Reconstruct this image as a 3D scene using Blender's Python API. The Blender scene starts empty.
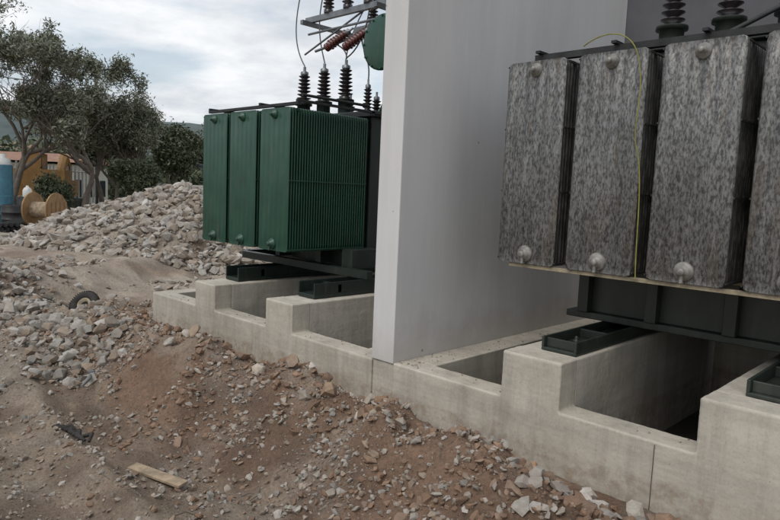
import bpy, bmesh, math, random
import numpy as np
from mathutils import Vector, Matrix
random.seed(7); rng=np.random.default_rng(7)
S=bpy.context.scene
S.view_settings.view_transform='Standard'; S.view_settings.look='None'; S.view_settings.exposure=0

# ------------------------------------------------------------------ noise
def _hash(i,j,s):
    n=(i.astype(np.int64)*374761393+j.astype(np.int64)*668265263+s*1442695041)&0xffffffff
    n=((n^(n>>13))*1274126177)&0xffffffff
    return ((n^(n>>16))&0xffff)/65535.
def vn(x,y,s=0):
    xi=np.floor(x);yi=np.floor(y);fx=x-xi;fy=y-yi
    fx=fx*fx*(3-2*fx);fy=fy*fy*(3-2*fy)
    a=_hash(xi,yi,s);b=_hash(xi+1,yi,s);c=_hash(xi,yi+1,s);d=_hash(xi+1,yi+1,s)
    return (a*(1-fx)+b*fx)*(1-fy)+(c*(1-fx)+d*fx)*fy
def fbm(x,y,o=4,s=0):
    r=0;a=.5
    for k in range(o):
        r=r+a*vn(x+k*17.3,y-k*9.1,s+k);x=x*2.03;y=y*2.03;a*=.5
    return r
def sst(a,b,x):
    t=np.clip((x-a)/(b-a),0,1);return t*t*(3-2*t)

# ------------------------------------------------------------------ materials
class NT:
    def __init__(s,name):
        s.m=bpy.data.materials.new(name);s.m.use_nodes=True;s.t=s.m.node_tree;s.n=s.t.nodes
        s.b=s.n['Principled BSDF'];s.tc=s.n.new('ShaderNodeTexCoord')
    def link(s,a,b): s.t.links.new(a,b)
    def noise(s,scale,detail=6,rough=.6,vec=None,stretch=None,obj=True):
        n=s.n.new('ShaderNodeTexNoise');n.inputs['Scale'].default_value=scale;n.inputs['Detail'].default_value=detail;n.inputs['Roughness'].default_value=rough
        v=vec or s.tc.outputs['Object']
        if stretch:
            m=s.n.new('ShaderNodeMapping');m.inputs['Scale'].default_value=stretch;s.link(v,m.inputs[0]);v=m.outputs[0]
        s.link(v,n.inputs['Vector']);return n.outputs['Fac']
    def ramp(s,fac,stops):
        r=s.n.new('ShaderNodeValToRGB');e=r.color_ramp.elements
        while len(e)<len(stops): e.new(.5)
        for k,(p,c) in enumerate(stops):
            e[k].position=p;e[k].color=(c if len(c)==4 else (*c,1)) if not isinstance(c,(int,float)) else (c,c,c,1)
        s.link(fac,r.inputs[0]);return r.outputs[0]
    def mix(s,fac,a,b,mode='MIX'):
        m=s.n.new('ShaderNodeMix');m.data_type='RGBA';m.blend_type=mode
        for v,i in ((fac,0),(a,6),(b,7)):
            if isinstance(v,(int,float)): m.inputs[i].default_value=v
            elif isinstance(v,tuple): m.inputs[i].default_value=(*v,1)
            else: s.link(v,m.inputs[i])
        return m.outputs[2]
    def bump(s,h,strength=.5,dist=.01):
        b=s.n.new('ShaderNodeBump');b.inputs['Strength'].default_value=strength;b.inputs['Distance'].default_value=dist
        s.link(h,b.inputs['Height']);s.link(b.outputs[0],s.b.inputs['Normal'])
    def col(s,c):
        if isinstance(c,tuple): s.b.inputs['Base Color'].default_value=(*c,1)
        else: s.link(c,s.b.inputs['Base Color'])
    def attr(s,name='Col'):
        a=s.n.new('ShaderNodeAttribute');a.attribute_name=name;return a.outputs['Color']
    def rough(s,r): s.b.inputs['Roughness'].default_value=r
def simple(name,c,rough=.6,metal=0,var=.35,scale=6,bump=.15):
    t=NT(name);n=t.noise(scale,6,.65)
    d=tuple(x*(1-var) for x in c);l=tuple(min(1,x*(1+var)) for x in c)
    t.col(t.ramp(n,[(.3,d),(.7,l)]));t.rough(rough);t.b.inputs['Metallic'].default_value=metal
    if bump: t.bump(t.noise(scale*8,4),bump,.004)
    return t.m

def concrete(name,base,dark,lines=True):
    t=NT(name)
    a=t.ramp(t.noise(1.6,9,.68),[(.3,dark),(.60,base)])
    st=t.ramp(t.noise(2.6,7,.72,stretch=(3,3,.35)),[(.33,.70),(.56,1.0)])
    c=t.mix(.75,a,st,'MULTIPLY')
    hz=t.ramp(t.noise(1.5,5,.7,stretch=(.35,.35,7)),[(.36,.80),(.55,1.0)])
    c=t.mix(.6,c,hz,'MULTIPLY')
    sp=t.ramp(t.noise(60,3,.7),[(.3,.78),(.5,1.0)])
    c=t.mix(.7,c,sp,'MULTIPLY')
    sep=t.n.new('ShaderNodeSeparateXYZ');t.link(t.tc.outputs['Object'],sep.inputs[0])
    ad=t.n.new('ShaderNodeMath');ad.operation='MULTIPLY_ADD';t.link(t.noise(6,8,.75),ad.inputs[0]);ad.inputs[1].default_value=-.30;t.link(sep.outputs[2],ad.inputs[2])
    k=t.ramp(ad.outputs[0],[(0.0,.5),(.05,0.0)])
    k0=t.ramp(t.noise(9,6,.7),[(.45,0.0),(.6,1.0)])
    k=t.mix(1.0,k,k0,'MULTIPLY')
    c=t.mix(k,c,(.27,.19,.13))
    vo=t.n.new('ShaderNodeTexVoronoi');vo.inputs['Scale'].default_value=26;t.link(t.tc.outputs['Object'],vo.inputs['Vector'])
    hole=t.ramp(vo.outputs['Distance'],[(.05,0.0),(.11,1.0)])
    gate=t.ramp(t.noise(9,3),[(.56,1.0),(.62,0.0)])
    hm=t.mix(gate,hole,(1.,1.,1.))
    c=t.mix(.5,c,hm,'MULTIPLY')
    t.col(c);t.rough(.92)
    h=t.mix(.5,t.noise(30,8,.75),hm)
    t.bump(h,.45,.007)
    return t.m
M_conc=concrete('concrete_cast',(.55,.505,.43),(.41,.37,.305))
M_concB=concrete('concrete_block',(.57,.525,.45),(.43,.39,.325))
def plaster():
    t=NT('wall_plaster')
    a=t.ramp(t.noise(.5,6,.6),[(.3,(.60,.59,.585)),(.7,(.68,.67,.66))])
    b=t.ramp(t.noise(1.2,7,.72,stretch=(2.5,2.5,.22)),[(.3,.86),(.6,1.)])
    c=t.mix(.7,a,b,'MULTIPLY')
    sep=t.n.new('ShaderNodeSeparateXYZ');t.link(t.tc.outputs['Object'],sep.inputs[0])
    ad=t.n.new('ShaderNodeMath');ad.operation='MULTIPLY_ADD';t.link(t.noise(3,7,.7),ad.inputs[0]);ad.inputs[1].default_value=-1.0;t.link(sep.outputs[2],ad.inputs[2])
    k=t.ramp(ad.outputs[0],[(0.0,.5),(.35,0.0)])
    c=t.mix(k,c,(.45,.40,.35))
    vo=t.n.new('ShaderNodeTexVoronoi');vo.inputs['Scale'].default_value=3.2;t.link(t.tc.outputs['Object'],vo.inputs['Vector'])
    hole=t.ramp(vo.outputs['Distance'],[(.035,0.35),(.05,1.0)])
    gate=t.ramp(t.noise(2.3,2),[(.52,1.0),(.56,0.0)])
    c=t.mix(.8,c,t.mix(gate,hole,(1.,1.,1.)),'MULTIPLY')
    t.col(c);t.rough(.9);t.bump(t.noise(45,6,.7),.3,.003);return t.m
M_plaster=plaster()
M_backwall=simple('wall_shaded_render',(.12,.12,.13),.9,0,.15,2)  # rear wall stands in shadow; that shade is put into the dark grey
def greenpaint(name,c,dust=.3):
    t=NT(name)
    a=t.ramp(t.noise(3,6,.6),[(.3,tuple(x*.75 for x in c)),(.7,tuple(x*1.2 for x in c))])
    d=t.ramp(t.noise(5,8,.7,stretch=(2,2,.4)),[(.52,0.0),(.8,dust)])
    cc=t.mix(d,a,(.13,.14,.11))
    t.col(cc);t.rough(.40);t.bump(t.noise(80,3),.06,.002);return t.m
M_green=greenpaint('green_enamel_paint',(.015,.064,.040),.4)
M_greenD=greenpaint('dark_green_paint',(.013,.022,.018))
M_tankB=greenpaint('old_green_paint',(.026,.033,.027))
def mottled():
    t=NT('weathered_galvanised_paint')
    n=t.noise(66,6,.72,stretch=(1.,1.,.38))
    a=t.ramp(n,[(.40,(.062,.060,.056)),(.475,(.125,.123,.118)),(.54,(.20,.199,.193)),(.70,(.26,.26,.256))])
    b=t.noise(24,5,.7,stretch=(1.,1.,.35))
    spots=t.ramp(b,[(.33,.5),(.45,1.0)])
    a=t.mix(.85,a,spots,'MULTIPLY')
    big=t.ramp(t.noise(3.0,8,.75,stretch=(1.8,1.8,.45)),[(.32,.58),(.60,1.12)])
    c=t.mix(.9,a,big,'MULTIPLY')
    r=t.ramp(t.noise(3.2,7,.75,stretch=(4,4,.5)),[(.53,0.0),(.70,.6)])
    c=t.mix(r,c,(.14,.105,.07))
    t.col(c);t.rough(.46);t.b.inputs['Metallic'].default_value=.4;t.bump(n,.2,.003);return t.m
M_mott=mottled()
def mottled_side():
    t=NT('weathered_paint_shaded_side')  # darker copy of the radiator paint; shade between the fins is in its colour
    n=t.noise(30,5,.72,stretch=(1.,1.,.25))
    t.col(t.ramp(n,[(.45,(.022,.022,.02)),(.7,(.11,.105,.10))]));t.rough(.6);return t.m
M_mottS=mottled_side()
M_galv=simple('grey_paint_fitting',(.23,.22,.20),.5,.2,.45,22)
M_rust=simple('rusty_pale_rail',(.30,.25,.17),.75,0,.55,9)
M_steel=simple('dark_steel',(.035,.035,.035),.55,.5,.4,8)
M_steelG=simple('galvanised_steel',(.20,.21,.22),.45,.6,.3,8)
M_red=simple('brown_porcelain',(.10,.028,.022),.25,0,.2,8,.03)
M_blk=simple('dark_porcelain',(.028,.022,.024),.25,0,.3,8,.03)
M_rubber=simple('rubber',(.03,.027,.024),.9,0,.5,8)
M_wire=simple('aluminium_wire',(.12,.12,.12),.5,.3,.1,8,0)
M_ycable=simple('yellow_green_cable',(.24,.23,.05),.6,0,.3,20,0)
M_wood=simple('wood_plank',(.30,.23,.155),.85,0,.45,14)
M_woodO=simple('reel_wood',(.28,.17,.08),.85,0,.35,5)
M_blue=simple('blue_plastic',(.03,.12,.17),.5,0,.25,4)
M_white=simple('white_plastic',(.6,.6,.57),.5,0,.1,4,0)
M_fence=simple('fence_slat',(.45,.45,.42),.7,0,.25,4,0)
M_yel=simple('yellow_machine_paint',(.30,.16,.045),.5,0,.3,4)
M_roof=simple('terracotta_roof',(.27,.15,.10),.85,0,.3,3)
M_house=simple('house_wall',(.55,.51,.45),.9,0,.1,2)
M_glass=simple('dark_window',(.03,.035,.04),.15,0,.2,2,0)
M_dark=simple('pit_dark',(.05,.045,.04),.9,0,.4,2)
def rockmat():
    t=NT('rock_and_clod');c=t.attr()
    n=t.ramp(t.noise(16,9,.72),[(.3,.62),(.7,1.2)])
    c=t.mix(.9,c,n,'MULTIPLY')
    d=t.ramp(t.noise(5,6,.7),[(.46,0.0),(.66,.4)])
    c=t.mix(d,c,(.30,.225,.165))
    t.col(c);t.rough(.95);t.bump(t.noise(40,6,.75),.8,.012);return t.m
M_rock=rockmat()
def groundmat():
    t=NT('excavated_soil');c=t.attr()
    n1=t.ramp(t.noise(2.6,10,.74),[(.32,.62),(.66,1.25)])
    n2=t.ramp(t.noise(42,6,.78),[(.3,.52),(.62,1.22)])
    c=t.mix(.9,c,n1,'MULTIPLY');c=t.mix(.85,c,n2,'MULTIPLY')
    vo=t.n.new('ShaderNodeTexVoronoi');vo.inputs['Scale'].default_value=30;t.link(t.tc.outputs['Object'],vo.inputs['Vector'])
    peb=t.ramp(vo.outputs['Distance'],[(.12,1.0),(.26,0.0)])
    gate=t.ramp(t.noise(7,3),[(.44,0.0),(.56,.6)])
    pm=t.mix(gate,(0.,0.,0.),peb)
    c=t.mix(pm,c,(.40,.34,.275))
    t.col(c);t.rough(.97)
    h=t.mix(.35,t.noise(22,10,.8),peb)
    t.bump(h,1.0,.045);return t.m
M_ground=groundmat()
def leafmat(name,a,b):
    t=NT(name)
    at=t.attr();t.col(t.mix(at,a,b));t.rough(.6)
    return t.m
M_olive=leafmat('olive_leaves',(.085,.095,.06),(.30,.31,.23))
M_bush=leafmat('scrub_leaves',(.035,.05,.025),(.14,.16,.085))
M_bark=simple('bark',(.13,.11,.09),.95,0,.4,6)
def hillmat():
    t=NT('hazy_hill_scrub')
    n=t.noise(.05,10,.75)
    t.col(t.ramp(n,[(.35,(.05,.072,.072)),(.6,(.09,.115,.11)),(.75,(.14,.155,.15))]));t.rough(1);return t.m  # bluish tones carry distance haze painted into the scrub colour
M_hill=hillmat()

# ------------------------------------------------------------------ mesh builder
class MB:
    def __init__(s): s.v=[];s.f=[];s.mi=[];s.sm=[]
    def add(s,v,f,m=0,sm=False):
        o=len(s.v);s.v+= [tuple(x) for x in v];s.f+=[tuple(i+o for i in q) for q in f];s.mi+=[m]*len(f);s.sm+=[sm]*len(f)
    def box(s,x0,x1,y0,y1,z0,z1,m=0,mat=None):
        v=[(x,y,z) for x in(x0,x1) for y in(y0,y1) for z in(z0,z1)]
        if mat is not None: v=[mat@Vector(p) for p in v]
        s.add(v,[(0,1,3,2),(4,6,7,5),(0,4,5,1),(2,3,7,6),(0,2,6,4),(1,5,7,3)],m)
    def tube(s,pts,rad,n=8,m=0,cap=True,sm=True):
        pts=[Vector(p) for p in pts];k=len(pts)
        if not hasattr(rad,'__len__'): rad=[rad]*k
        vs=[];fs=[];up=None
        for i,p in enumerate(pts):
            d=(pts[min(i+1,k-1)]-pts[max(i-1,0)])
            if d.length<1e-9:d=Vector((0,0,1))
            d.normalize()
            if up is None or abs(up.dot(d))>.98:
                up=Vector((0,0,1)) if abs(d.z)<.9 else Vector((1,0,0))
            a=d.cross(up).normalized();b=a.cross(d).normalized();up=b
            for j in range(n):
                t=2*math.pi*j/n;vs.append(p+a*math.cos(t)*rad[i]+b*math.sin(t)*rad[i])
        for i in range(k-1):
            for j in range(n):
                fs.append((i*n+j,i*n+(j+1)%n,(i+1)*n+(j+1)%n,(i+1)*n+j))
        s.add(vs,fs,m,sm)
        if cap: s.add(vs[:n],[tuple(range(n-1,-1,-1))],m);s.add(vs[-n:],[tuple(range(n))],m)
    def lathe(s,prof,o,axis=(0,0,1),n=20,m=0,sm=True):
        o=Vector(o);ax=Vector(axis).normalized()
        t=Vector((1,0,0)) if abs(ax.x)<.9 else Vector((0,1,0))
        a=ax.cross(t).normalized();b=ax.cross(a)
        vs=[];fs=[]
        for r,h in prof:
            for j in range(n):
                q=2*math.pi*j/n;vs.append(o+ax*h+a*(r*math.cos(q))+b*(r*math.sin(q)))
        for i in range(len(prof)-1):
            for j in range(n): fs.append((i*n+j,i*n+(j+1)%n,(i+1)*n+(j+1)%n,(i+1)*n+j))
        s.add(vs,fs,m,sm)
        if prof[0][0]>1e-4: s.add(vs[:n],[tuple(range(n-1,-1,-1))],m)
        if prof[-1][0]>1e-4: s.add(vs[-n:],[tuple(range(n))],m)
    def obj(s,name,mats,parent=None,bevel=0,loc=(0,0,0),rot=(0,0,0),rough=0):
        me=bpy.data.meshes.new(name);me.from_pydata(s.v,[],s.f)
        for q in (mats if isinstance(mats,list) else [mats]): me.materials.append(q)
        me.polygons.foreach_set('material_index',s.mi);me.polygons.foreach_set('use_smooth',s.sm)
        bm=bmesh.new();bm.from_mesh(me);bmesh.ops.recalc_face_normals(bm,faces=bm.faces);bm.to_mesh(me);bm.free()
        o=bpy.data.objects.new(name,me);S.collection.objects.link(o);o.location=loc;o.rotation_euler=rot
        if parent:o.parent=parent
        if bevel:
            b=o.modifiers.new('b','BEVEL');b.width=bevel;b.segments=2;b.limit_method='ANGLE'
        if rough:
            r=o.modifiers.new('r','REMESH');r.mode='VOXEL';r.voxel_size=.010;r.use_smooth_shade=True
            for sc,st in ((.16,rough),(.03,rough*.6)):
                tx=bpy.data.textures.new('cast_roughness','CLOUDS');tx.noise_scale=sc;tx.noise_depth=3
                d=o.modifiers.new('d','DISPLACE');d.texture=tx;d.strength=st;d.mid_level=.5
        return o
def empty(name,loc=(0,0,0),rot=(0,0,0)):
    e=bpy.data.objects.new(name,None);e.location=loc;e.rotation_euler=rot;S.collection.objects.link(e);return e
def npmesh(name,V,F,mat,col=None,smooth=False,parent=None):
    me=bpy.data.meshes.new(name);k=F.shape[1]
    me.vertices.add(len(V));me.vertices.foreach_set('co',V.astype(np.float32).ravel())
    me.loops.add(F.size);me.loops.foreach_set('vertex_index',F.astype(np.int32).ravel())
    me.polygons.add(len(F));me.polygons.foreach_set('loop_start',np.arange(0,F.size,k,dtype=np.int32))
    me.polygons.foreach_set('use_smooth',np.full(len(F),smooth))
    me.update(calc_edges=True);me.validate()
    if col is not None:
        a=me.color_attributes.new('Col','FLOAT_COLOR','POINT')
        c=np.ones((len(V),4),np.float32);c[:,:3]=col;a.data.foreach_set('color',c.ravel())
    me.materials.append(mat)
    o=bpy.data.objects.new(name,me);S.collection.objects.link(o)
    if parent:o.parent=parent
    return o

# ------------------------------------------------------------------ ground
PC=(-15.6,8.3)
def bank(x,y):
    e=-10.6-0.55*(y-3.5)+1.2*(fbm(x*.5+3,y*.7,3,9)-.5)
    return sst(0,-.9,x-e)
def height(x,y):
    z=.10*(fbm(x*.6,y*.6,4,1)-.45)+.14*(fbm(x*2.3,y*2.3,4,5)-.45)
    fine=.075*(fbm(x*8,y*8,3,11)-.45)
    near=sst(40,15,np.hypot(x,y))
    z=z*(.4+.6*near)+fine*near*(.35+.65*sst(1.6,2.6,y))
    rc=3.2+.14*np.sin(x*1.3)+.45*(fbm(x*.9,y*0+2,2,21)-.5)
    ridge=np.exp(-((y-rc)/.46)**2)*sst(-9.0,-7.6,x)*sst(1.5,-.5,x)
    lump=1-np.abs(2*fbm(x*3.2,y*3.2,4,35)-1)*2.2
    z=z+ridge*(.15+.46*fbm(x*1.7,y*1.7,4,33)+.09*lump)
    z=z-.12*np.exp(-((y-rc+.95)/.35)**2)*sst(-7.5,-6,x)*(.5+fbm(x*1.2,y,2,37))
    gc=2.45+.08*(-x-8)
    g=np.exp(-((y-gc)/.75)**2)*sst(-13.5,-11.5,x)*sst(-5.8,-7.2,x)
    z=z+g*.24
    z=z+.38*bank(x,y)*sst(-60,-20,x)+.38*sst(-20,-60,x)
    for yy,wd in ((1.55,.2),(.75,.18)):
        rr=np.exp(-((y-yy-.22*np.sin(x*.5))/wd)**2)*sst(-14,-11,x)
        z=z-.10*rr*(.6+.8*fbm(x*1.5,y,2,23))
        z=z+.06*np.exp(-((y-yy-.33-.22*np.sin(x*.5))/.10)**2)
    dx=x-PC[0];dy=y-PC[1]
    u=dx*.719+dy*.695;w=-dx*.695+dy*.719
    r=np.hypot(u/np.where(u<0,4.6,4.0),w/2.9)
    pr=np.clip(1-r*(.8+.45*fbm(x*.8,y*.8,3,41)),0,1)
    z=z+1.55*pr**.95
    ins=sst(4.13,4.2,y)*sst(-8.72,-8.66,x)*sst(9.2,8.6,y)
    z=z*(1-ins)-.55*ins
    fw=np.exp(-np.clip(4.15-y,0,9)/.16)*(y<4.3)*sst(-9.2,-8.6,x)
    z=z*(1-.6*fw)-.01*fw
    return z
def gcolor(x,y):
    red=np.array([.250,.158,.105]);tan=np.array([.34,.265,.195]);grey=np.array([.30,.26,.215]);pale=np.array([.42,.355,.285]);green=np.array([.10,.11,.06])
    n=fbm(x*1.1,y*1.1,5,51);n2=fbm(x*.45+9,y*.45,4,61)
    rw=sst(1.6,2.5,y+1.6*(n-.5))*sst(-10,-8.4,x+y*.2)
    rw=np.clip(rw+.35*sst(.48,.6,n2),0,1)
    far=sst(-9,-12,x)
    base=tan[None]*(1-far[:,None])+pale[None]*far[:,None]
    c=base*(1-rw[:,None])+red[None]*rw[:,None]
    gc=2.45+.08*(-x-8)
    g=np.exp(-((y-gc)/.7)**4)*sst(-14,-12,x)*sst(-5.6,-7.0,x)*.8
    c=c*(1-g[:,None])+grey[None]*g[:,None]
    b=bank(x,y);edge=4*b*(1-b)*sst(.36,.48,n)
    c=c*(1-.7*edge[:,None])+np.array([.24,.15,.095])[None]*.7*edge[:,None]
    pt=sst(.50,.64,fbm(x*1.7+5,y*1.7,4,73))*.45
    c=c*(1-pt[:,None])+np.array([.39,.325,.255])[None]*pt[:,None]
    gp=sst(.52,.62,fbm(x*2.1+15,y*2.3,4,79))*.45
    c=c*(1-gp[:,None])+np.array([.29,.25,.21])[None]*gp[:,None]
    dk=sst(.50,.60,fbm(x*1.3-5,y*1.9,4,75))*.5
    c=c*(1-dk[:,None])+np.array([.145,.09,.058])[None]*dk[:,None]
    c=c*(.82+.36*fbm(x*.5,y*3.5,3,77))[:,None]
    d=np.hypot(x,y);gr=sst(28,45,d+12*(n-.5))
    c=c*(1-gr[:,None])+green[None]*gr[:,None]
    return c
geo=lambda a,b,n:list(np.geomspace(a,b,n))
xs=np.array([-v for v in reversed(geo(42,1500,26))]+list(np.arange(-41,-20,.5))+list(np.arange(-20,-10,.11))+list(np.arange(-10,1.0,.03))+list(np.arange(1,6,.3))+geo(6.5,900,18))
ys=np.array([-v for v in reversed(geo(3,900,20))]+list(np.arange(-2.5,.5,.2))+list(np.arange(.5,4.3,.028))+list(np.arange(4.3,12,.12))+list(np.arange(12,30,.5))+geo(31,1500,26))
X,Y=np.meshgrid(xs,ys,indexing='ij');x=X.ravel();y=Y.ravel()
V=np.stack([x,y,height(x,y)],1);nx,ny=len(xs),len(ys)
I=np.arange(nx*ny).reshape(nx,ny)
F=np.stack([I[:-1,:-1].ravel(),I[1:,:-1].ravel(),I[1:,1:].ravel(),I[:-1,1:].ravel()],1)
npmesh('ground',V,F,M_ground,gcolor(x,y),True)

# ------------------------------------------------------------------ rocks
protos=[]
for k in range(16):
    bm=bmesh.new();e=(1,random.uniform(.6,1),random.uniform(.4,.8))
    for _ in range(random.choice([11,14,18])):
        v=Vector((random.gauss(0,1),random.gauss(0,1),random.gauss(0,1))).normalized()*random.uniform(.7,1)
        bm.verts.new((v.x*e[0],v.y*e[1],v.z*e[2]))
    r=bmesh.ops.convex_hull(bm,input=bm.verts)
    bmesh.ops.delete(bm,geom=[v for v in bm.verts if not v.link_faces],context='VERTS')
    bmesh.ops.triangulate(bm,faces=bm.faces)
    bm.verts.index_update()
    protos.append((np.array([v.co[:] for v in bm.verts]),np.array([[v.index for v in f.verts] for f in bm.faces])))
    bm.free()
def rocks(name,P,size,cols,sink=.25,parent=None):
    Vs=[];Fs=[];Cs=[];o=0
    for i in range(len(P)):
        pv,pf=protos[rng.integers(len(protos))]
        a,b,c=rng.uniform(0,6.28,3)
        R=np.array(Matrix.Rotation(a,3,'Z')@Matrix.Rotation((b-3.14)*.25,3,'X')@Matrix.Rotation((c-3.14)*.25,3,'Y'))
        v=pv@R.T*size[i]+P[i]+np.array([0,0,size[i]*(.45-sink)])
        Vs.append(v);Fs.append(pf+o);Cs.append(np.repeat(cols[i][None],len(v),0));o+=len(v)
    return npmesh(name,np.concatenate(Vs),np.concatenate(Fs),M_rock,np.concatenate(Cs),False,parent)
def pal(n,kind):
    pal={'mix':[(.28,.18,.12),(.24,.15,.10),(.40,.34,.28),(.33,.25,.185),(.46,.42,.37),(.27,.175,.118),(.33,.30,.265),(.38,.345,.30),(.26,.16,.103),(.41,.38,.34)],
         'soil':[(.265,.168,.11),(.22,.138,.092),(.30,.205,.145),(.25,.158,.105)],
         'grey':[(.31,.285,.25),(.36,.335,.30),(.27,.245,.21),(.42,.395,.36),(.34,.28,.22),(.31,.24,.18)],
         'tan':[(.40,.34,.275),(.34,.27,.21),(.45,.41,.36),(.30,.225,.17),(.36,.33,.29)],
         'pile':[(.40,.36,.31),(.36,.32,.27),(.46,.425,.38),(.32,.265,.21),(.42,.385,.335),(.50,.47,.43)]}[kind]
    c=np.array(pal)[rng.integers(len(pal),size=n)]
    return c*rng.uniform(.7,1.1,(n,1))
def sizes(n,a,b,pw=3): return a+(b-a)*rng.random(n)**pw
def onground(x,y): return np.stack([x,y,height(x,y)],1)
n=23000;x=rng.uniform(-9.2,-.8,n);y=3.1+rng.normal(0,.65,n);k=(y<4.12)&(fbm(x*2,y*2,3,201)>.36);x=x[k];y=y[k];n=len(x)
rocks('soil_clods_and_stones',onground(x,y),sizes(n,.005,.045,4),pal(n,'mix'),.2)
n=2300;x=rng.uniform(-8.9,-.8,n);y=3.15+rng.normal(0,.38,n);k=(y<4.0)&(fbm(x*1.6,y*1.6,3,207)>.43);x=x[k];y=y[k];n=len(x)
rocks('soil_lumps',onground(x,y),sizes(n,.025,.10,2.5),pal(n,'soil'),.5)
n=620;x=rng.uniform(-8.8,-.9,n);y=3.5+rng.normal(0,.36,n);k=(y<4.02);x=x[k];y=y[k];n=len(x)
rocks('broken_stones',onground(x,y),sizes(n,.025,.09,2.5),pal(n,'mix')*1.15,.22)
n=11500;x=rng.uniform(-10,-1.2,n);y=rng.uniform(.6,3.1,n);k=(fbm(x*1.4,y*1.4,3,211)>.40);x=x[k];y=y[k];n=len(x)
rocks('loose_gravel',onground(x,y),sizes(n,.004,.038,4.5),pal(n,'tan'),.2)
n=4200;t=rng.random(n);x=-13+6.9*t;y=2.45+.08*(-x-8)+rng.normal(0,.42,n);k=(fbm(x*1.2,y*1.2,3,221)>.40);x=x[k];y=y[k];n=len(x)
rocks('gravel_mound',onground(x,y),sizes(n,.014,.12,3.8),pal(n,'grey'),.2)
n=7500;x=rng.uniform(-26,-8.8,n);y=rng.uniform(1.5,12,n);k=(fbm(x*.7,y*.7,3,231)>.38);x=x[k];y=y[k];n=len(x)
rocks('scattered_rubble',onground(x,y),sizes(n,.02,.15,5),pal(n,'pile'),.2)
n=12500;rr=rng.random(n)**.5*3.5;th=rng.uniform(0,6.283,n);u=rr*np.cos(th)*1.25-.1;w=rr*np.sin(th)*.9
x=PC[0]+u*.719-w*.695;y=PC[1]+u*.695+w*.719;k=(x<-9.2);x=x[k];y=y[k];n=len(x)
rocks('rubble_pile',onground(x,y),sizes(n,.02,.22,4.8),pal(n,'pile'),.15)
big=[(-2.29,3.90,.125,(.42,.27,.17)),(-2.45,3.78,.07,(.45,.38,.31)),(-1.86,3.92,.095,(.54,.50,.44)),(-1.72,3.80,.085,(.50,.44,.37)),(-2.72,3.84,.065,(.6,.57,.52)),(-1.5,3.84,.11,(.50,.46,.40)),
     (-3.3,3.75,.07,(.36,.24,.16)),(-3.75,3.95,.085,(.34,.22,.15)),(-4.1,3.85,.06,(.4,.32,.25)),(-4.6,3.9,.075,(.36,.26,.19)),(-2.95,3.6,.05,(.55,.51,.45)),(-2.05,3.66,.06,(.35,.23,.16)),(-5.3,3.95,.06,(.42,.35,.28)),(-3.0,3.98,.05,(.40,.19,.15)),
     (-8.3,2.0,.17,(.40,.37,.33)),(-8.9,2.4,.19,(.38,.35,.31)),(-7.6,2.1,.14,(.43,.40,.36)),(-9.6,2.3,.2,(.40,.36,.30)),(-8.0,2.5,.13,(.35,.31,.26)),(-10.4,2.9,.18,(.40,.36,.31)),
     (-4.9,3.2,.10,(.34,.24,.17)),(-4.3,3.3,.12,(.36,.27,.2)),(-3.7,3.2,.11,(.32,.22,.15)),(-3.5,3.45,.09,(.42,.35,.28)),(-5.6,3.1,.11,(.33,.24,.17)),(-6.4,3.3,.10,(.38,.3,.23)),(-3.2,3.3,.08,(.34,.23,.16)),(-2.6,3.55,.07,(.52,.48,.42))]
x=np.array([b[0] for b in big]);y=np.array([b[1] for b in big])
rocks('large_stones',onground(x,y),np.array([b[2] for b in big]),np.array([b[3] for b in big]),.1)
n=260;x=rng.uniform(-3.9,-3.65,n);y=4.2+4*rng.random(n)**2;z=np.full(n,.445)
n2=180;x2=rng.uniform(-8.6,-1,n2);y2=rng.uniform(4.18,4.37,n2)
ok=np.ones(n2,bool)
for a_,b_ in ((-7.5,-7.02),(-5.93,-5.44),(-4.25,-3.9),(-2.745,-2.24),(-1.28,-.76)): ok&=~((x2>a_-.03)&(x2<b_+.03))
x2=x2[ok];y2=y2[ok];z2=np.where(x2<-4.2,.43,.445)
P=np.concatenate([np.stack([x,y,z],1),np.stack([x2,y2,z2],1)])
rocks('mortar_crumbs',P,sizes(len(P),.003,.018,4),pal(len(P),'grey')*1.3,.1)

# ------------------------------------------------------------------ foundations
def foundation(name,x0,x1,zt,blocks,zb,yb,left_wall,right_wall,joints):
    e=empty(name)
    prof=[(x0,-.6)];prof.append((x0,zt))
    for a,b in blocks: prof+=[(a,zt),(a,zb),(b,zb),(b,zt)]
    prof+=[(x1,zt),(x1,-.6)]
    m=MB();n=len(prof);vs=[(p[0],4.15,p[1]) for p in prof]+[(p[0],4.40,p[1]) for p in prof]
    m.v+=vs;faces=[]
    for i in range(n):
        j=(i+1)%n;faces.append((i,j,j+n,i+n))
    faces.append(tuple(range(n)));faces.append(tuple(range(2*n-1,n-1,-1)))
    m.f+=faces;m.mi+=[0]*len(faces);m.sm+=[False]*len(faces)
    m.obj('front_wall',M_conc,e,.005,rough=.006)
    for i,(a,b) in enumerate(blocks):
        m=MB();m.box(a+.002,b-.002,4.395,7.6,-.5,zb-.002);m.obj('support_block_%d'%(i+1),M_concB,e,.005,rough=.005)
    m=MB();m.box(x0,left_wall,4.401,yb,-.6,zt);
    m.box(right_wall,x1,4.401,yb,-.6,zt)
    m.box(left_wall+.001,right_wall-.001,yb-.3,yb,-.6,zt)
    m.obj('side_walls',M_conc,e,.008)
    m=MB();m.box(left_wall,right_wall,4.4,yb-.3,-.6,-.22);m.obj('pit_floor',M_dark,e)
    m=MB()
    for j in joints: m.box(j-.0015,j+.0015,4.144,4.155,-.3,zt-.02)
    m.obj('joints',M_dark,e)
    return e
foundation('concrete_foundation',-8.70,-4.20,.43,[(-7.5,-7.02),(-5.93,-5.44)],.75,8.3,-8.45,-4.5,[])
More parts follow.
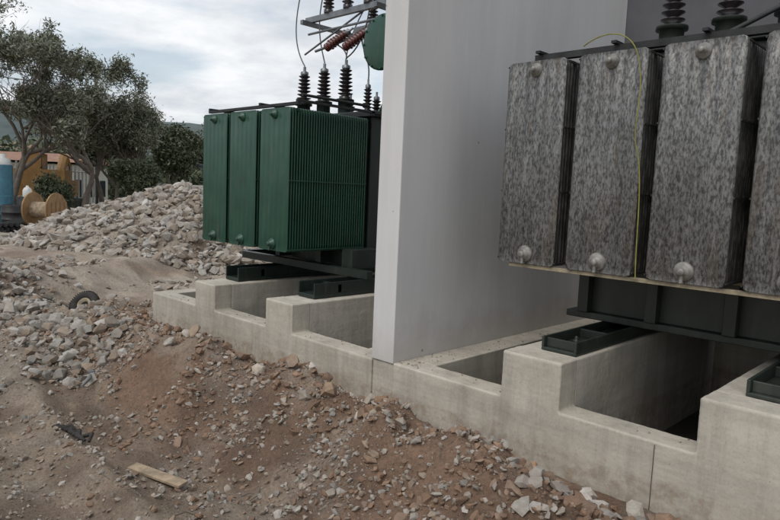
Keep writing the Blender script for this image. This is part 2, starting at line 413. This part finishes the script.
foundation('concrete_foundation',-3.92,3.2,.445,[(-2.745,-2.24),(-1.28,-.76),(.6,1.1)],.81,8.3,-3.62,2.9,[-1.53])
m=MB();m.box(-4.198,-3.922,4.166,8.3,-.6,.43);m.obj('wall_footing',M_concB,None,.008,rough=.008)
e=empty('dividing_wall')
m=MB();m.box(-4.20,-3.92,4.15,8.33,.434,7.5);m.obj('wall_slab',M_plaster,e,.008)
m=MB();m.box(-4.215,-3.905,4.14,8.34,7.501,7.58);m.obj('coping',M_concB,e)
e=empty('rear_wall')
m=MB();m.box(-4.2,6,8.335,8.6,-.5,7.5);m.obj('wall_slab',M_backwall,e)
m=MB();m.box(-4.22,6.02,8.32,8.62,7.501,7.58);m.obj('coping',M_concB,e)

# ------------------------------------------------------------------ radiators
def fin_mesh(w,h,flutes=6,t=.017):
    m=MB();nx=flutes*6+1
    zs=[0,.012,.06,.075,h-.075,h-.06,h-.012,h];ins=[.035,.008,0,0,0,0,.008,.035];am=[0,0,0,1,1,0,0,0]
    fr=[];bk=[]
    for zi,z in enumerate(zs):
        for i in range(nx):
            u=i/(nx-1);xx=ins[zi]+u*(w-2*ins[zi])
            k=abs(math.sin(math.pi*flutes*u))**.6 if .0<u<1 else 0
            d=.0035+(t/2-.0035)*k*am[zi]
            fr.append((xx,-d,z));bk.append((xx,d,z))
    n=len(fr);fs=[]
    for zi in range(len(zs)-1):
        for i in range(nx-1):
            a=zi*nx+i;fs.append((a,a+1,a+nx+1,a+nx));fs.append((a+n,a+nx+n,a+nx+1+n,a+1+n))
    for zi in range(len(zs)-1):
        a=zi*nx;b=a+nx-1
        fs.append((a,a+nx,a+nx+n,a+n));fs.append((b,b+n,b+nx+n,b+nx))
    m.add(fr+bk,fs,0,True)
    return m
def radiator(parent,x0,y0,z0,w,h,nf,pitch,mfin,mside,mfit,nm,thk=.017,bars=(0,.36,.68,1)):
    base=fin_mesh(w,h,6,thk);m=MB()
    for i in range(nf):
        yy=y0+i*pitch
        m.add([(v[0]+x0,v[1]+yy,v[2]+z0) for v in base.v],base.f,0 if i==0 else 1,True)
    m.obj(nm,[mfin,mside],parent)
    m=MB();D=nf*pitch
    cx=x0+w/2
    for zz,r,s in ((z0+.085,.045,1.),(z0+h-.075,.045,.8)):
        m.tube([(cx,y0-.006,zz),(cx,y0+D+.12,zz)],r,14)
        m.lathe([(.0,-.075),(.022*s,-.075),(.026*s,-.068),(.026*s,-.05),(.04*s,-.048),(.045*s,-.03),(.062*s,-.024),(.07*s,-.010),(.07*s,0)],(cx,y0-.005,zz),(0,1,0),18)
        if s==1: m.tube([(cx,y0-.045,zz-.02),(cx,y0-.05,zz-.08)],.014,8)
    for fr in bars:
        zz=z0+.03+(h-.06)*fr
        for xx in (x0-.004,x0+w+.004):
            m.box(xx-.004,xx+.004,y0-.005,y0+D-pitch+.005,zz-.006,zz+.006,1)
    m.obj(nm+'_headers',[mfit,mside],parent)
def bushing(m,x,y,z,h,r,sheds,mi=0,mt=1,axis=(0,0,1)):
    pr=[(r*.8,0),(r*.8,.05),(r*.45,.06)]
    st=(h-.12)/sheds
    for k in range(sheds):
        b=.06+k*st;s=1-.25*k/sheds
        pr+=[(r*.42,b),(r*s,b+st*.55),(r*s,b+st*.62),(r*.42,b+st*.8)]
    pr+=[(r*.42,h-.06)]
    m.lathe(pr,(x,y,z),axis,18,mi)
    o=Vector((x,y,z))
    m.lathe([(r*.55,h-.06),(r*.55,h-.02),(r*.2,h),(r*.2,h+.06),(.0,h+.06)],o,axis,12,mt)

# ---- green transformer
T=empty('power_transformer')
gz=1.22;gh=1.72
for i,xx in enumerate((-8.15,-7.47,-6.78)):
    radiator(T,xx,4.62,gz,.60,gh,32,.040,M_green,M_green,M_green,'radiator_%d'%(i+1),.017,(0,.5,1))
m=MB();m.box(-8.35,-6.25,6.0,7.5,1.0,2.98);m.box(-8.45,-6.15,5.92,7.58,2.98,3.05)
for xx in np.linspace(-8.3,-6.35,5): m.box(xx,xx+.06,5.93,5.999,1.0,2.97)
m.box(-8.4,-6.2,5.93,7.55,.93,1.0)
m.obj('tank',M_greenD,T,.01)
m=MB()
for a,b in ((-7.42,-7.12),(-5.86,-5.56)):
    m.box(a,b,4.55,7.5,.754,.80);m.box(a,a+.02,4.55,7.5,.80,.93);m.box(b-.02,b,4.55,7.5,.80,.93)
    m.box(a,b,4.9,4.96,.80,.9);m.box(a,b,6.2,6.28,.80,.93)
m.box(-8.2,-5.5,5.3,5.40,.93,1.03);m.box(-8.2,-5.5,7.3,7.42,.931,1.05)
m.box(-8.2,-8.1,5.4,7.3,.93,1.05)
m.box(-7.5,-7.4,5.4,5.9,1.03,1.22);m.box(-6.6,-6.5,5.4,5.9,1.03,1.22);m.box(-7.4,-6.2,5.6,5.9,1.0,1.2)
m.box(-6.1,-5.9,5.42,5.9,1.0,1.25)
m.obj('base_frame',M_greenD,T,.006)
m=MB()
m.box(-8.1,-6.1,4.66,4.71,2.965,3.0);m.box(-8.05,-6.1,5.86,5.91,2.97,3.02)
for xx in(-8.1,-6.9,-6.14): m.box(xx,xx+.04,4.66,6.2,3.0,3.03)
m.tube([(-6.2,5.9,3.1),(-6.2,4.8,3.1)],.018,8);
m.obj('top_rail',M_steel,T)
m=MB()
for xx,yy in ((-7.97,6.2),(-7.5,6.2),(-7.02,6.2)): 
    m.lathe([(.1,0),(.1,.2),(.13,.2),(.13,.23)],(xx,yy,3.05),(0,0,1),16,2)
    bushing(m,xx,yy,3.27,.50,.11,7)
for xx in (-7.9,-7.3,-6.75):
    bushing(m,xx,7.1,3.05,.42,.09,6)
bushing(m,-6.5,6.15,3.05,.40,.07,6)
m.lathe([(.11,0),(.13,.02),(.13,.12),(.09,.15),(0,.16)],(-8.0,5.95,3.05),(0,0,1),16,3)
m.obj('bushings',[M_blk,M_steelG,M_greenD,M_galv],T)
m=MB()
m.lathe([(0,-.03),(.2,-.02),(.33,0),(.36,.01),(.36,.03),(.34,.04),(.34,1.9),(.3,1.94),(0,1.96)],(-6.12,6.0,3.93),(0,1,0),32)
for k in range(12):
    t=2*math.pi*k/12;m.lathe([(.014,-.02),(.014,.01)],(-6.12+.335*math.cos(t),6.0,3.93+.335*math.sin(t)),(0,1,0),6)
m.box(-6.2,-6.1,6.3,6.36,3.05,3.64);m.box(-6.2,-6.1,7.2,7.26,3.05,3.64)
m.tube([(-6.12,6.35,3.62),(-6.3,6.4,3.4),(-6.6,6.5,3.1)],.035,8)
m.obj('conservator_tank',M_green,T)

# ---- overhead connections above green transformer
Bz=empty('disconnector_switch')
m=MB()
m.box(-7.95,-4.2,6.17,6.23,4.46,4.54);m.box(-7.75,-4.2,6.97,7.03,4.46,4.54)
m.box(-7.85,-7.79,6.0,7.2,4.40,4.46);m.box(-6.3,-6.24,6.0,7.2,4.40,4.459)
m.tube([(-7.85,6.1,3.98),(-6.2,6.35,4.75)],.014,6)
m.tube([(-7.6,6.1,4.0),(-5.9,6.3,4.30)],.02,8)
m.tube([(-7.5,6.6,4.2),(-5.6,6.6,4.36)],.018,8)
m.tube([(-7.9,6.2,4.3),(-5.2,6.2,4.32)],.018,8)
m.obj('steel_beams',M_steelG,Bz)
m=MB()
for k in range(4):
    xx=-7.45+.42*k
    bushing(m,xx,6.2,4.54,.42,.085,6)
    bushing(m,xx+.1,7.0,4.54,.42,.085,6)
ax=Vector((.86,.1,.38))
for k,(a,b,c) in enumerate(((-7.35,6.1,4.02),(-7.0,6.3,4.12),(-6.95,6.1,3.98))):
    bushing(m,a,b,c,.48,.075,7,2,1,ax)
m.obj('insulators',[M_blk,M_steelG,M_red],Bz)
W=empty('conductor_cables')
m=MB()
def sag(a,b,d,n=14):
    a=Vector(a);b=Vector(b);return [a.lerp(b,i/n)+Vector((0,0,-4*d*(i/n)*(1-i/n))) for i in range(n+1)]
def bez(p0,p1,p2,p3,n=16):
    p=[Vector(q) for q in(p0,p1,p2,p3)];r=[]
    for i in range(n+1):
        t=i/n;r.append(p[0]*(1-t)**3+p[1]*3*t*(1-t)**2+p[2]*3*t*t*(1-t)+p[3]*t**3)
    return r
m.tube(bez((-7.97,6.2,3.84),(-8.2,6.2,4.1),(-8.4,6.2,4.5),(-7.9,6.2,5.4)),.010,6)
m.tube(bez((-7.5,6.2,3.84),(-7.6,6.2,4.1),(-7.8,6.2,4.5),(-7.45,6.2,5.1)),.010,6)
m.tube(bez((-7.02,6.2,3.84),(-7.0,6.2,4.0),(-7.3,6.2,4.1),(-7.3,6.1,4.1)),.010,6)
m.tube(bez((-7.03,6.2,5.0),(-6.9,6.2,5.3),(-6.0,6.2,5.2),(-5.2,6.2,5.6)),.010,6)
m.tube(bez((-6.61,6.2,5.0),(-6.5,6.2,4.6),(-6.6,6.2,4.0),(-7.02,6.2,3.86)),.010,6)
m.tube(bez((-6.5,6.15,3.5),(-6.45,6.15,3.9),(-6.9,6.2,4.0),(-6.6,6.2,4.3)),.010,6)
m.tube(bez((-7.9,7.1,3.5),(-8.2,7.1,3.9),(-8.0,7.0,4.4),(-7.35,7.0,5.0)),.010,6)
m.obj('cables',M_wire,W)

# ---- weathered transformer
T=empty('power_transformer')
bz=1.45;bh=1.65
for i in range(6):
    radiator(T,-3.15+.64*i,4.60,bz,.535,bh,17,.047,M_mott,M_mottS,M_galv,'radiator_%d'%(i+1),.030)
m=MB();m.box(-2.85,1.2,5.5,7.4,.98,3.26);m.box(-2.95,1.3,5.42,7.48,3.26,3.34)
m.box(-2.92,1.27,5.43,7.47,.92,.98)
for xx in np.arange(-2.8,1.2,.62): m.box(xx,xx+.10,5.40,5.499,.98,3.2)
m.box(-2.95,-2.851,5.8,5.9,.98,3.2);m.box(-2.95,-2.851,6.8,6.9,.98,3.2)
m.obj('tank',M_tankB,T,.008)
m=MB()
for a,b in ((-2.57,-2.27),(-1.10,-.80),(.7,1.0)):
    m.box(a,b,4.42,7.4,.812,.837);m.box(a,a+.022,4.42,7.4,.837,.92);m.box(b-.022,b,4.42,7.4,.837,.92)
    m.box(a+.022,b-.022,4.46,4.48,.837,.91);m.box(a+.022,b-.022,5.0,5.03,.837,.91)
    m.lathe([(.03,0),(.03,.04),(.015,.04),(.015,.07),(0,.07)],((a+b)/2,4.7,.837),(0,0,1),8)
m.obj('base_skids',M_tankB,T,.005)
m=MB()
m.box(-3.05,.7,4.615,4.66,bz-.035,bz-.004,0);m.box(-3.05,.7,5.2,5.24,bz-.035,bz-.004,0)
m.obj('bottom_rail',M_rust,T,.003)
m=MB()
m.box(-2.95,.75,4.66,4.72,bz+bh+.01,bz+bh+.06);m.box(-2.95,.75,5.2,5.26,bz+bh+.01,bz+bh+.06)
for i in range(6):
    m.box(-2.91+.64*i,-2.87+.64*i,4.6,5.5,bz+bh+.06,bz+bh+.08)
m.obj('top_rail',M_steel,T)
m=MB()
for xx in (-2.25,-1.80,-1.35,-.9):
    m.lathe([(.1,0),(.1,.12),(.13,.12),(.13,.15)],(xx,5.65,3.34),(0,0,1),16,2)
    bushing(m,xx,5.65,3.45,.55,.1,7)
m.obj('bushings',[M_blk,M_steelG,M_tankB],T)
m=MB()
m.tube(bez((-2.02,4.55,2.98),(-1.95,4.53,2.7),(-2.05,4.54,2.5),(-1.98,4.56,2.35))+bez((-1.97,4.56,2.3),(-1.92,4.54,2.0),(-1.94,4.55,1.7),(-1.93,4.57,1.45))[1:],.0045,6)
m.tube(bez((-2.5,4.62,3.17),(-2.3,4.52,3.24),(-2.05,4.5,3.25),(-2.02,4.55,2.98)),.0045,6)
m.obj('earthing_cable',M_ycable,T)
m=MB()
m.tube(bez((-1.8,5.65,4.05),(-1.7,5.5,4.3),(-1.3,5.6,4.1),(-1.0,5.6,4.6)),.01,6)
m.tube(bez((-2.25,5.65,4.05),(-2.2,5.5,4.3),(-1.9,5.6,4.5),(-1.6,5.6,5)),.01,6)
m.tube([(-1.6,4.9,3.18),(-1.2,5.3,3.5),(-.8,5.5,3.6)],.018,8)
m.obj('leads',M_steel,T)

# ------------------------------------------------------------------ small ground objects
def gz_(x,y): return float(height(np.array([x]),np.array([y]))[0])
m=MB();m.box(-.24,.24,-.045,.045,0,.02);m.obj('wood_plank',M_wood,None,.003,(-4.07,1.98,gz_(-4.07,1.98)+.025),(.03,.04,math.radians(18)))
m=MB();m.box(-.13,.13,-.06,.06,0,.012);m.box(.05,.12,.0605,.10,0,.012);m.obj('broken_board',M_wood,None,.003,(-2.96,3.83,gz_(-2.96,3.83)+.055),(.08,-.05,.3))
m=MB();m.tube([(-.2,0,0),(.0,.015,.01),(.22,-.02,.02)],.014,8);m.box(-.24,-.18,-.03,.03,-.01,.02);m.obj('steel_bar',M_steelG,None,0,(-6.08,2.27,gz_(-6.08,2.27)+.07),(0,.05,-.5))
m=MB()
for k in range(9):
    b=-.2+.045*k
    m.tube([(b,random.uniform(-.06,.06),.005),(b+.06,random.uniform(-.05,.05),.03),(b+.13,random.uniform(-.05,.05),.004)],[.014,.02,.011],6)
m.obj('black_hose_scrap',M_rubber,None,0,(-5.22,1.81,gz_(-5.22,1.81)+.02),(0,0,.2))
m=MB()
for k in range(26):
    xx=random.uniform(-6.5,-1.8);yy=random.uniform(1.2,3.9);a=random.uniform(0,3.14);L=random.uniform(.08,.3)
    z=gz_(xx,yy)+.02;m.tube([(xx,yy,z),(xx+L*.5*math.cos(a),yy+L*.5*math.sin(a),z+random.uniform(0,.03)),(xx+L*math.cos(a+.2),yy+L*math.sin(a+.2),gz_(xx+L*math.cos(a),min(yy+L*math.sin(a),4.1))+.01)],[.004,.004,.002],5)
m.obj('dry_twigs',M_bark)
def tyre(name,loc,rot,R=.15,r=.055):
    m=MB();pr=[]
    for k in range(13):
        t=2*math.pi*k/12;pr.append((R-.0+r*math.cos(t),r*.9*math.sin(t)))
    m.lathe(pr,(0,0,0),(0,0,1),32)
    for k in range(40):
        t=2*math.pi*k/40;mt=Matrix.Rotation(t,4,'Z')
        m.box(R+r-.008,R+r+.003,-.008,.008,-.035,.035,0,mt)
    m.lathe([(R-r-.003,-.03),(R-r-.003,.03),(R-r-.015,.03),(.05,.0),(.04,-.02),(.0,-.02)],(0,0,0),(0,0,1),24,1)
    return m.obj(name,[M_rubber,M_rust],None,0,loc,rot)
tyre('old_tyre',(-9.15,3.38,gz_(-9.15,3.38)+.16),(.8,.45,.2))
m=MB();m.tube([(math.cos(a)*(.16+.02*math.sin(5*a)),math.sin(a)*.13,.02*math.sin(3*a)) for a in np.linspace(0,11,40)],.014,6)
m.obj('hose_coil',M_rubber,None,0,(-8.85,3.6,gz_(-8.85,3.6)+.06),(.2,0,0))
E=empty('cable_reel',(-20.6,6.5,.50+.52),(0,0,math.radians(38)))
m=MB()
for s in(-.38,.34): m.lathe([(.52,s),(.52,s+.04)],(0,0,0),(1,0,0),28)
m.lathe([(.24,-.34),(.24,.34)],(0,0,0),(1,0,0),20,1)
for s in (-.395,.38):
    for k in range(5): m.box(s,s+.015,-.45+.2*k,-.33+.2*k,-.25,.25)
m.obj('flanges_and_core',[M_woodO,M_wood],E)
def barrel(name,x,y,z,r,h,mat):
    m=MB();m.lathe([(r*.96,0),(r,.03),(r,h*.33),(r*1.03,h*.34),(r*1.03,h*.36),(r,h*.37),(r,h*.64),(r*1.03,h*.65),(r*1.03,h*.67),(r,h*.68),(r,h-.03),(r*.96,h),(r*.93,h-.02),(0,h-.02)],(0,0,0),(0,0,1),24)
    m.lathe([(.04,h-.02),(.04,h+.01),(0,h+.01)],(r*.5,0,0),(0,0,1),10)
    return m.obj(name,mat,None,0,(x,y,z))
barrel('oil_barrel',-23.2,6.8,.38,.32,.95,M_steel)
barrel('oil_barrel',-23.9,6.2,.38,.32,.95,M_blue)
barrel('oil_barrel',-22.6,6.2,.38,.32,.7,M_steel)
m=MB();m.lathe([(.13,0),(.14,.03),(.14,.22),(.10,.30),(.04,.34),(.04,.38),(0,.38)],(0,0,0),(0,0,1),16);m.tube([(.05,0,.33),(.12,0,.34),(.13,0,.25)],.015,6);m.obj('plastic_jug',M_white,None,0,(-23.2,6.8,1.31))
m=MB();m.lathe([(.3,0),(.3,1.9),(.27,1.95)],(0,0,0),(0,0,1),24,0);m.lathe([(.24,1.951),(.24,2.15),(.1,2.2),(.1,2.32),(0,2.32)],(0,0,0),(0,0,1),20,1)
m.obj('blue_water_tank',[M_blue,M_white],None,0,(-24.9,6.55,.4))
m=MB()
for k in range(5): m.tube([(-20.2-.05*k,5.1+.16*k,.48+.0*k),(-22.0-.05*k,6.1+.16*k,.52)],.06,10)
for k in range(4): m.tube([(-20.2-.05*k,5.2+.16*k,.60),(-22.0-.05*k,6.2+.16*k,.64)],.06,10)
m.obj('pipe_stack',M_steel)
# excavator
E=empty('excavator',(-30.0,9.6,.4),(0,0,math.radians(150)))
m=MB()
for s in(-1,1):
    m.box(-1.5,1.5,s*.85-.22,s*.85+.22,.08,.62,1)
    m.lathe([(.35,-.23),(.35,.23)],(-1.5,s*.85,.35),(0,1,0),16,1);m.lathe([(.35,-.23),(.35,.23)],(1.5,s*.85,.35),(0,1,0),16,1)
m.box(-.7,.7,-.62,.62,.4,.8,1);m.box(-1.7,1.1,-1.0,1.0,.8,1.5,0);m.box(-1.7,-.4,-1.0,1.0,1.5,1.9,0)
m.box(.0,1.15,.25,1.0,1.5,2.6,0);m.box(.05,1.17,.3,.95,1.75,2.45,2);m.box(.08,1.1,.24,1.01,1.75,2.45,2)
m.tube([(.9,-.2,1.3),(2.3,-.2,2.5),(3.3,-.2,2.1)],[.2,.22,.14],8,0,True,False)
m.tube([(3.3,-.2,2.2),(3.0,-.2,.9)],[.16,.11],8,0,True,False);m.tube([(1.4,-.2,1.4),(2.2,-.2,2.2)],.06,8,1)
m.box(2.6,3.3,-.6,.2,.3,.9,1)
m.obj('machine',[M_yel,M_steel,M_glass],E)
# crane truck
E=empty('crane_truck',(-31.0,17.0,.3),(0,0,math.radians(35)))
m=MB();m.box(-3,3,-1.05,1.05,.8,1.05,1);m.box(2.1,3.6,-1.1,1.1,.7,2.7,0);m.box(2.9,3.62,-.95,.95,1.7,2.4,2);m.box(2.3,3.3,-1.12,1.12,1.7,2.4,2)
m.box(-3,1.7,-1.15,1.15,1.06,1.6,0)
for a in(-2.2,-1.1,2.7):
    for s in(-1,1): m.lathe([(.3,-.14),(.46,-.13),(.48,0),(.46,.13),(.3,.14)],(a,s*.95,.48),(0,1,0),20,1)
m.tube([(1.8,0,1.1),(1.8,0,2.3),(-.6,0,2.8),(-2.6,0,2.0)],[.16,.15,.12,.09],8,3,True,False)
m.obj('truck',[M_white,M_steel,M_glass,M_steelG],E)
# fence
E=empty('slatted_fence');m=MB()
a=Vector((-34.5,7.8,.4));b=Vector((-31.3,12.0,.4))
for k in range(34):
    p=a.lerp(b,k/33);m.box(p.x-.04,p.x+.04,p.y-.03,p.y+.03,.3,2.55 if k%6 else 2.7)
for z in(.7,2.3): m.tube([a+Vector((.05,0,z-.4)),b+Vector((.05,0,z-.4))],.03,6)
m.obj('slats',M_fence,E)
# houses
def house(x,y,rot,w,d,h,rh):
    E=empty('house',(x,y,.3),(0,0,rot));m=MB();m.box(-w/2,w/2,-d/2,d/2,0,h);m.obj('walls',M_house,E)
    m=MB();o=.4
    v=[(-w/2-o,-d/2-o,h),(w/2+o,-d/2-o,h),(w/2+o,d/2+o,h),(-w/2-o,d/2+o,h),(-w/2-o,0,h+rh),(w/2+o,0,h+rh)]
    v2=[(p[0],p[1],p[2]+.15) for p in v]
    m.add(v2,[(0,1,5,4),(3,4,5,2),(0,4,3),(1,2,5),(0,3,2,1)]);m.obj('roof',M_roof,E)
    m=MB()
    for k in range(3):
        xx=-w/2+w*(k+.5)/3;m.box(xx-.5,xx+.5,-d/2-.03,-d/2+.05,h-2.0,h-.9)
        m.box(w/2-.05,w/2+.03,-d/2+d*(k+.5)/3-.4,-d/2+d*(k+.5)/3+.4,h-2.0,h-.9)
    m.obj('windows',M_glass,E)
house(-97,30,.6,8,7,4.6,1.6);house(-84,46,.7,8,7,4.3,1.6)
house(-46,14.6,.78,6,5,2.5,.6)

# ------------------------------------------------------------------ trees
def tree(name,x,y,H,spread,leaves,mat,seed,lean=(0,0),trunk=.14,split=.24,leafs=(.075,.022),sig=.10,gap=.34,maxlev=5):
    rnd=random.Random(seed);r2=np.random.default_rng(seed)
    z0=gz_(x,y)-.1;m=MB();tips=[]
    def grow(p,d,L,r,lev):
        pts=[p];dd=d.copy();n=4 if lev>2 else 6;rr=[r]
        for i in range(n):
            dd=(dd+Vector((rnd.gauss(0,.17),rnd.gauss(0,.17),rnd.gauss(.05,.10)))).normalized()
            pts.append(pts[-1]+dd*L/n);rr.append(r*(1-.45*(i+1)/n))
        m.tube(pts,rr,7 if lev<2 else (5 if lev<4 else 3),0,lev<3)
        if lev>=3: tips.extend(pts[1:])
        if lev>=maxlev: tips.append(pts[-1]);tips.append(pts[-1]+dd*.12);return
        k=3 if lev<4 else 2
        for j in range(k+(rnd.random()<.4)):
            a=rnd.uniform(0,6.283)
            side=Vector((math.cos(a)*spread,math.sin(a)*spread,rnd.uniform(-.15,.75)))
            nd=(dd*.6+side).normalized()
            s=pts[-1-rnd.choice([0,0,1,2])]
            grow(s,nd,L*rnd.uniform(.55,.9),max(r*.55*rnd.uniform(.8,1.1),.006),lev+1)
    E=empty(name)
    grow(Vector((x,y,z0)),Vector((lean[0],lean[1],1)).normalized(),H*split*1.15,trunk,0)
    T=np.array([t[:] for t in tips])
    top=np.percentile(T[:,2],99)-z0;sc=(H-.1)/top
    m.v=[(v[0],v[1],z0+(v[2]-z0)*sc) for v in m.v];T[:,2]=z0+(T[:,2]-z0)*sc
    m.obj('trunk_and_branches',M_bark,E)
    keep=fbm(T[:,0]*1.1+T[:,1]*.5,T[:,2]*1.1,2,seed)>gap;T=T[keep]
    idx=r2.integers(len(T),size=leaves);C=T[idx]+r2.normal(0,sig,(leaves,3))
    a=r2.normal(0,1,(leaves,3));a/=np.linalg.norm(a,axis=1)[:,None]
    b=np.cross(a,r2.normal(0,1,(leaves,3)));b/=np.linalg.norm(b,axis=1)[:,None]
    s=r2.uniform(.7,1.35,(leaves,1));L=a*leafs[0]*s;Wd=b*leafs[1]*s
    V=np.stack([C-L,C+Wd,C+L,C-Wd],1).reshape(-1,3);F=np.arange(leaves*4).reshape(-1,4)
    tint=np.clip(r2.normal(.45,.25,leaves)+.5*(fbm(C[:,0]*1.3,C[:,2]*1.3+C[:,1],3,seed+3)-.5),0,1)
    npmesh('foliage',V,F,mat,np.repeat(tint,4)[:,None]*np.ones((1,3)),False,E)
tree('olive_tree',-25.4,9.4,6.9,.8,30000,M_olive,3,(-.05,-.15),gap=.38,sig=.13)
tree('olive_tree',-28.9,7.6,7.8,.8,30000,M_olive,8,(.05,-.1),gap=.40,sig=.13)
tree('olive_tree',-27.0,7.4,7.2,.85,27000,M_olive,31,(.0,-.05),gap=.40,sig=.13)
tree('olive_tree',-26.6,11.9,5.2,.9,26000,M_olive,12,(.1,.1),gap=.36,sig=.13)
tree('olive_tree',-29.2,11.6,5.6,.9,24000,M_olive,41,(0,0),gap=.34,sig=.13)
tree('olive_tree',-30.3,15.6,4.3,1.0,30000,M_bush,15,(0,0),.12,.2,(.10,.04),.2,.2,4)
tree('olive_tree',-32.5,13.6,4.9,1.0,30000,M_bush,16,(0,0),.12,.2,(.10,.04),.2,.2,4)
tree('olive_tree',-31.5,19.2,4.4,1.0,26000,M_bush,17,(0,0),.12,.2,(.10,.04),.2,.2,4)
tree('shrub',-25.6,11.6,2.4,1.2,14000,M_bush,18,(0,0),.06,.2,(.08,.03),.14,.2,4)
tree('shrub',-26.3,8.8,1.7,1.2,9000,M_bush,19,(0,0),.06,.2,(.08,.03),.14,.2,4)
tree('olive_tree',-34,5.8,7.4,.9,22000,M_olive,25)
n=70000;t=rng.random(n);ang=np.radians(100+75*t);dist=rng.uniform(52,80,n)
k=(fbm(ang*30,dist*.1,3,88)>.34);ang=ang[k];dist=dist[k];n=len(ang)
cx=dist*np.cos(ang);cy=dist*np.sin(ang);hh=1.6+4.6*fbm(cx*.25,cy*.25,3,90)
C=np.stack([cx,cy,.2+hh*rng.random(n)**.7],1)+rng.normal(0,.3,(n,3))
a=rng.normal(0,1,(n,3));a/=np.linalg.norm(a,axis=1)[:,None];b=np.cross(a,rng.normal(0,1,(n,3)));b/=np.linalg.norm(b,axis=1)[:,None]
V=np.stack([C-a*.28,C+b*.14,C+a*.28,C-b*.14],1).reshape(-1,3)
npmesh('distant_trees',V,np.arange(n*4).reshape(-1,4),M_bush,np.repeat(np.clip(rng.normal(.4,.25,n),0,1),4)[:,None]*np.ones((1,3)))
# hills
na,nr=160,20;ang=np.radians(np.linspace(60,215,na));V=[]
for i,a in enumerate(ang):
    top=32+18*float(fbm(np.array([a*3.]),np.array([1.]),5,95)[0])+2.*float(fbm(np.array([a*40.]),np.array([2.]),3,97)[0])
    for j in range(nr):
        q=j/(nr-1);d=230+200*q;V.append((d*math.cos(a),d*math.sin(a),-3+top*math.sin(q*math.pi/2)**1.2+3*float(fbm(np.array([a*20]),np.array([q*6]),3,99)[0])*q))
V=np.array(V);I=np.arange(na*nr).reshape(na,nr)
F=np.stack([I[:-1,:-1].ravel(),I[1:,:-1].ravel(),I[1:,1:].ravel(),I[:-1,1:].ravel()],1)
npmesh('hills',V,F,M_hill,None,True)
m=MB()
for dz in(0,-.35): m.tube(sag((-22,-2,6.2+dz),(-36,14,7.3+dz),.5,24),.02,5)
m.tube([(-22,-2,0),(-22,-2,6.6)],.09,8);m.tube([(-36,14,0),(-36,14,7.6)],.09,8);m.obj('overhead_line',M_steel)

# ------------------------------------------------------------------ sky & light
w=bpy.data.worlds.new('World');S.world=w;w.use_nodes=True;nt=w.node_tree;N=nt.nodes;Lk=nt.links
bg=N['Background'];sky=N.new('ShaderNodeTexSky');sky.sky_type='NISHITA';sky.sun_disc=False
sd=Vector((.12,-.80,1.1)).normalized()
sky.sun_elevation=math.asin(sd.z);sky.sun_rotation=math.atan2(sd.x,sd.y);sky.air_density=1.2;sky.dust_density=2
tc=N.new('ShaderNodeTexCoord');sp=N.new('ShaderNodeSeparateXYZ');Lk.new(tc.outputs['Generated'],sp.inputs[0])
mx=N.new('ShaderNodeMath');mx.operation='MAXIMUM';Lk.new(sp.outputs[2],mx.inputs[0]);mx.inputs[1].default_value=0
ad=N.new('ShaderNodeMath');ad.operation='ADD';Lk.new(mx.outputs[0],ad.inputs[0]);ad.inputs[1].default_value=.16
cb=N.new('ShaderNodeCombineXYZ')
for i in(0,1):
    dv=N.new('ShaderNodeMath');dv.operation='DIVIDE';Lk.new(sp.outputs[i],dv.inputs[0]);Lk.new(ad.outputs[0],dv.inputs[1]);Lk.new(dv.outputs[0],cb.inputs[i])
n1=N.new('ShaderNodeTexNoise');n1.inputs['Scale'].default_value=.9;n1.inputs['Detail'].default_value=9;n1.inputs['Roughness'].default_value=.55;n1.inputs['Distortion'].default_value=.3;Lk.new(cb.outputs[0],n1.inputs['Vector'])
cov=N.new('ShaderNodeValToRGB');e=cov.color_ramp.elements;e[0].position=.40;e[0].color=(.42,.42,.42,1);e[1].position=.54;e[1].color=(1,1,1,1);Lk.new(n1.outputs['Fac'],cov.inputs[0])
n2=N.new('ShaderNodeTexNoise');n2.inputs['Scale'].default_value=1.6;n2.inputs['Detail'].default_value=8;n2.inputs['Roughness'].default_value=.6
mp=N.new('ShaderNodeMapping');mp.inputs['Location'].default_value=(3,7,1);Lk.new(cb.outputs[0],mp.inputs[0]);Lk.new(mp.outputs[0],n2.inputs['Vector'])
cl=N.new('ShaderNodeValToRGB');e=cl.color_ramp.elements;e[0].position=.36;e[0].color=(4.8,5.1,5.5,1);e[1].position=.60;e[1].color=(7.0,7.15,7.3,1);Lk.new(n2.outputs['Fac'],cl.inputs[0])
mi=N.new('ShaderNodeMix');mi.data_type='RGBA';Lk.new(cov.outputs[0],mi.inputs[0]);Lk.new(sky.outputs[0],mi.inputs[6]);Lk.new(cl.outputs[0],mi.inputs[7])
Lk.new(mi.outputs[2],bg.inputs['Color']);bg.inputs['Strength'].default_value=.138
sl=bpy.data.lights.new('sun','SUN');sl.energy=1.5;sl.angle=math.radians(30);sl.color=(1,.96,.90)
so=bpy.data.objects.new('sun',sl);S.collection.objects.link(so);so.rotation_euler=(-sd).to_track_quat('-Z','Y').to_euler()

# ------------------------------------------------------------------ camera
cd=bpy.data.cameras.new('camera');cam=bpy.data.objects.new('camera',cd);S.collection.objects.link(cam);S.camera=cam
cd.sensor_width=36;cd.lens=36*640/780;cd.clip_end=5000;cd.clip_start=.05
yaw=math.atan2(.695,.719)
R=Matrix.Rotation(yaw,4,'Z')@Matrix.Rotation(math.radians(90-6.1),4,'X')@Matrix.Rotation(math.radians(2.45),4,'Z')
cam.matrix_world=Matrix.Translation((0,0,2.0))@R
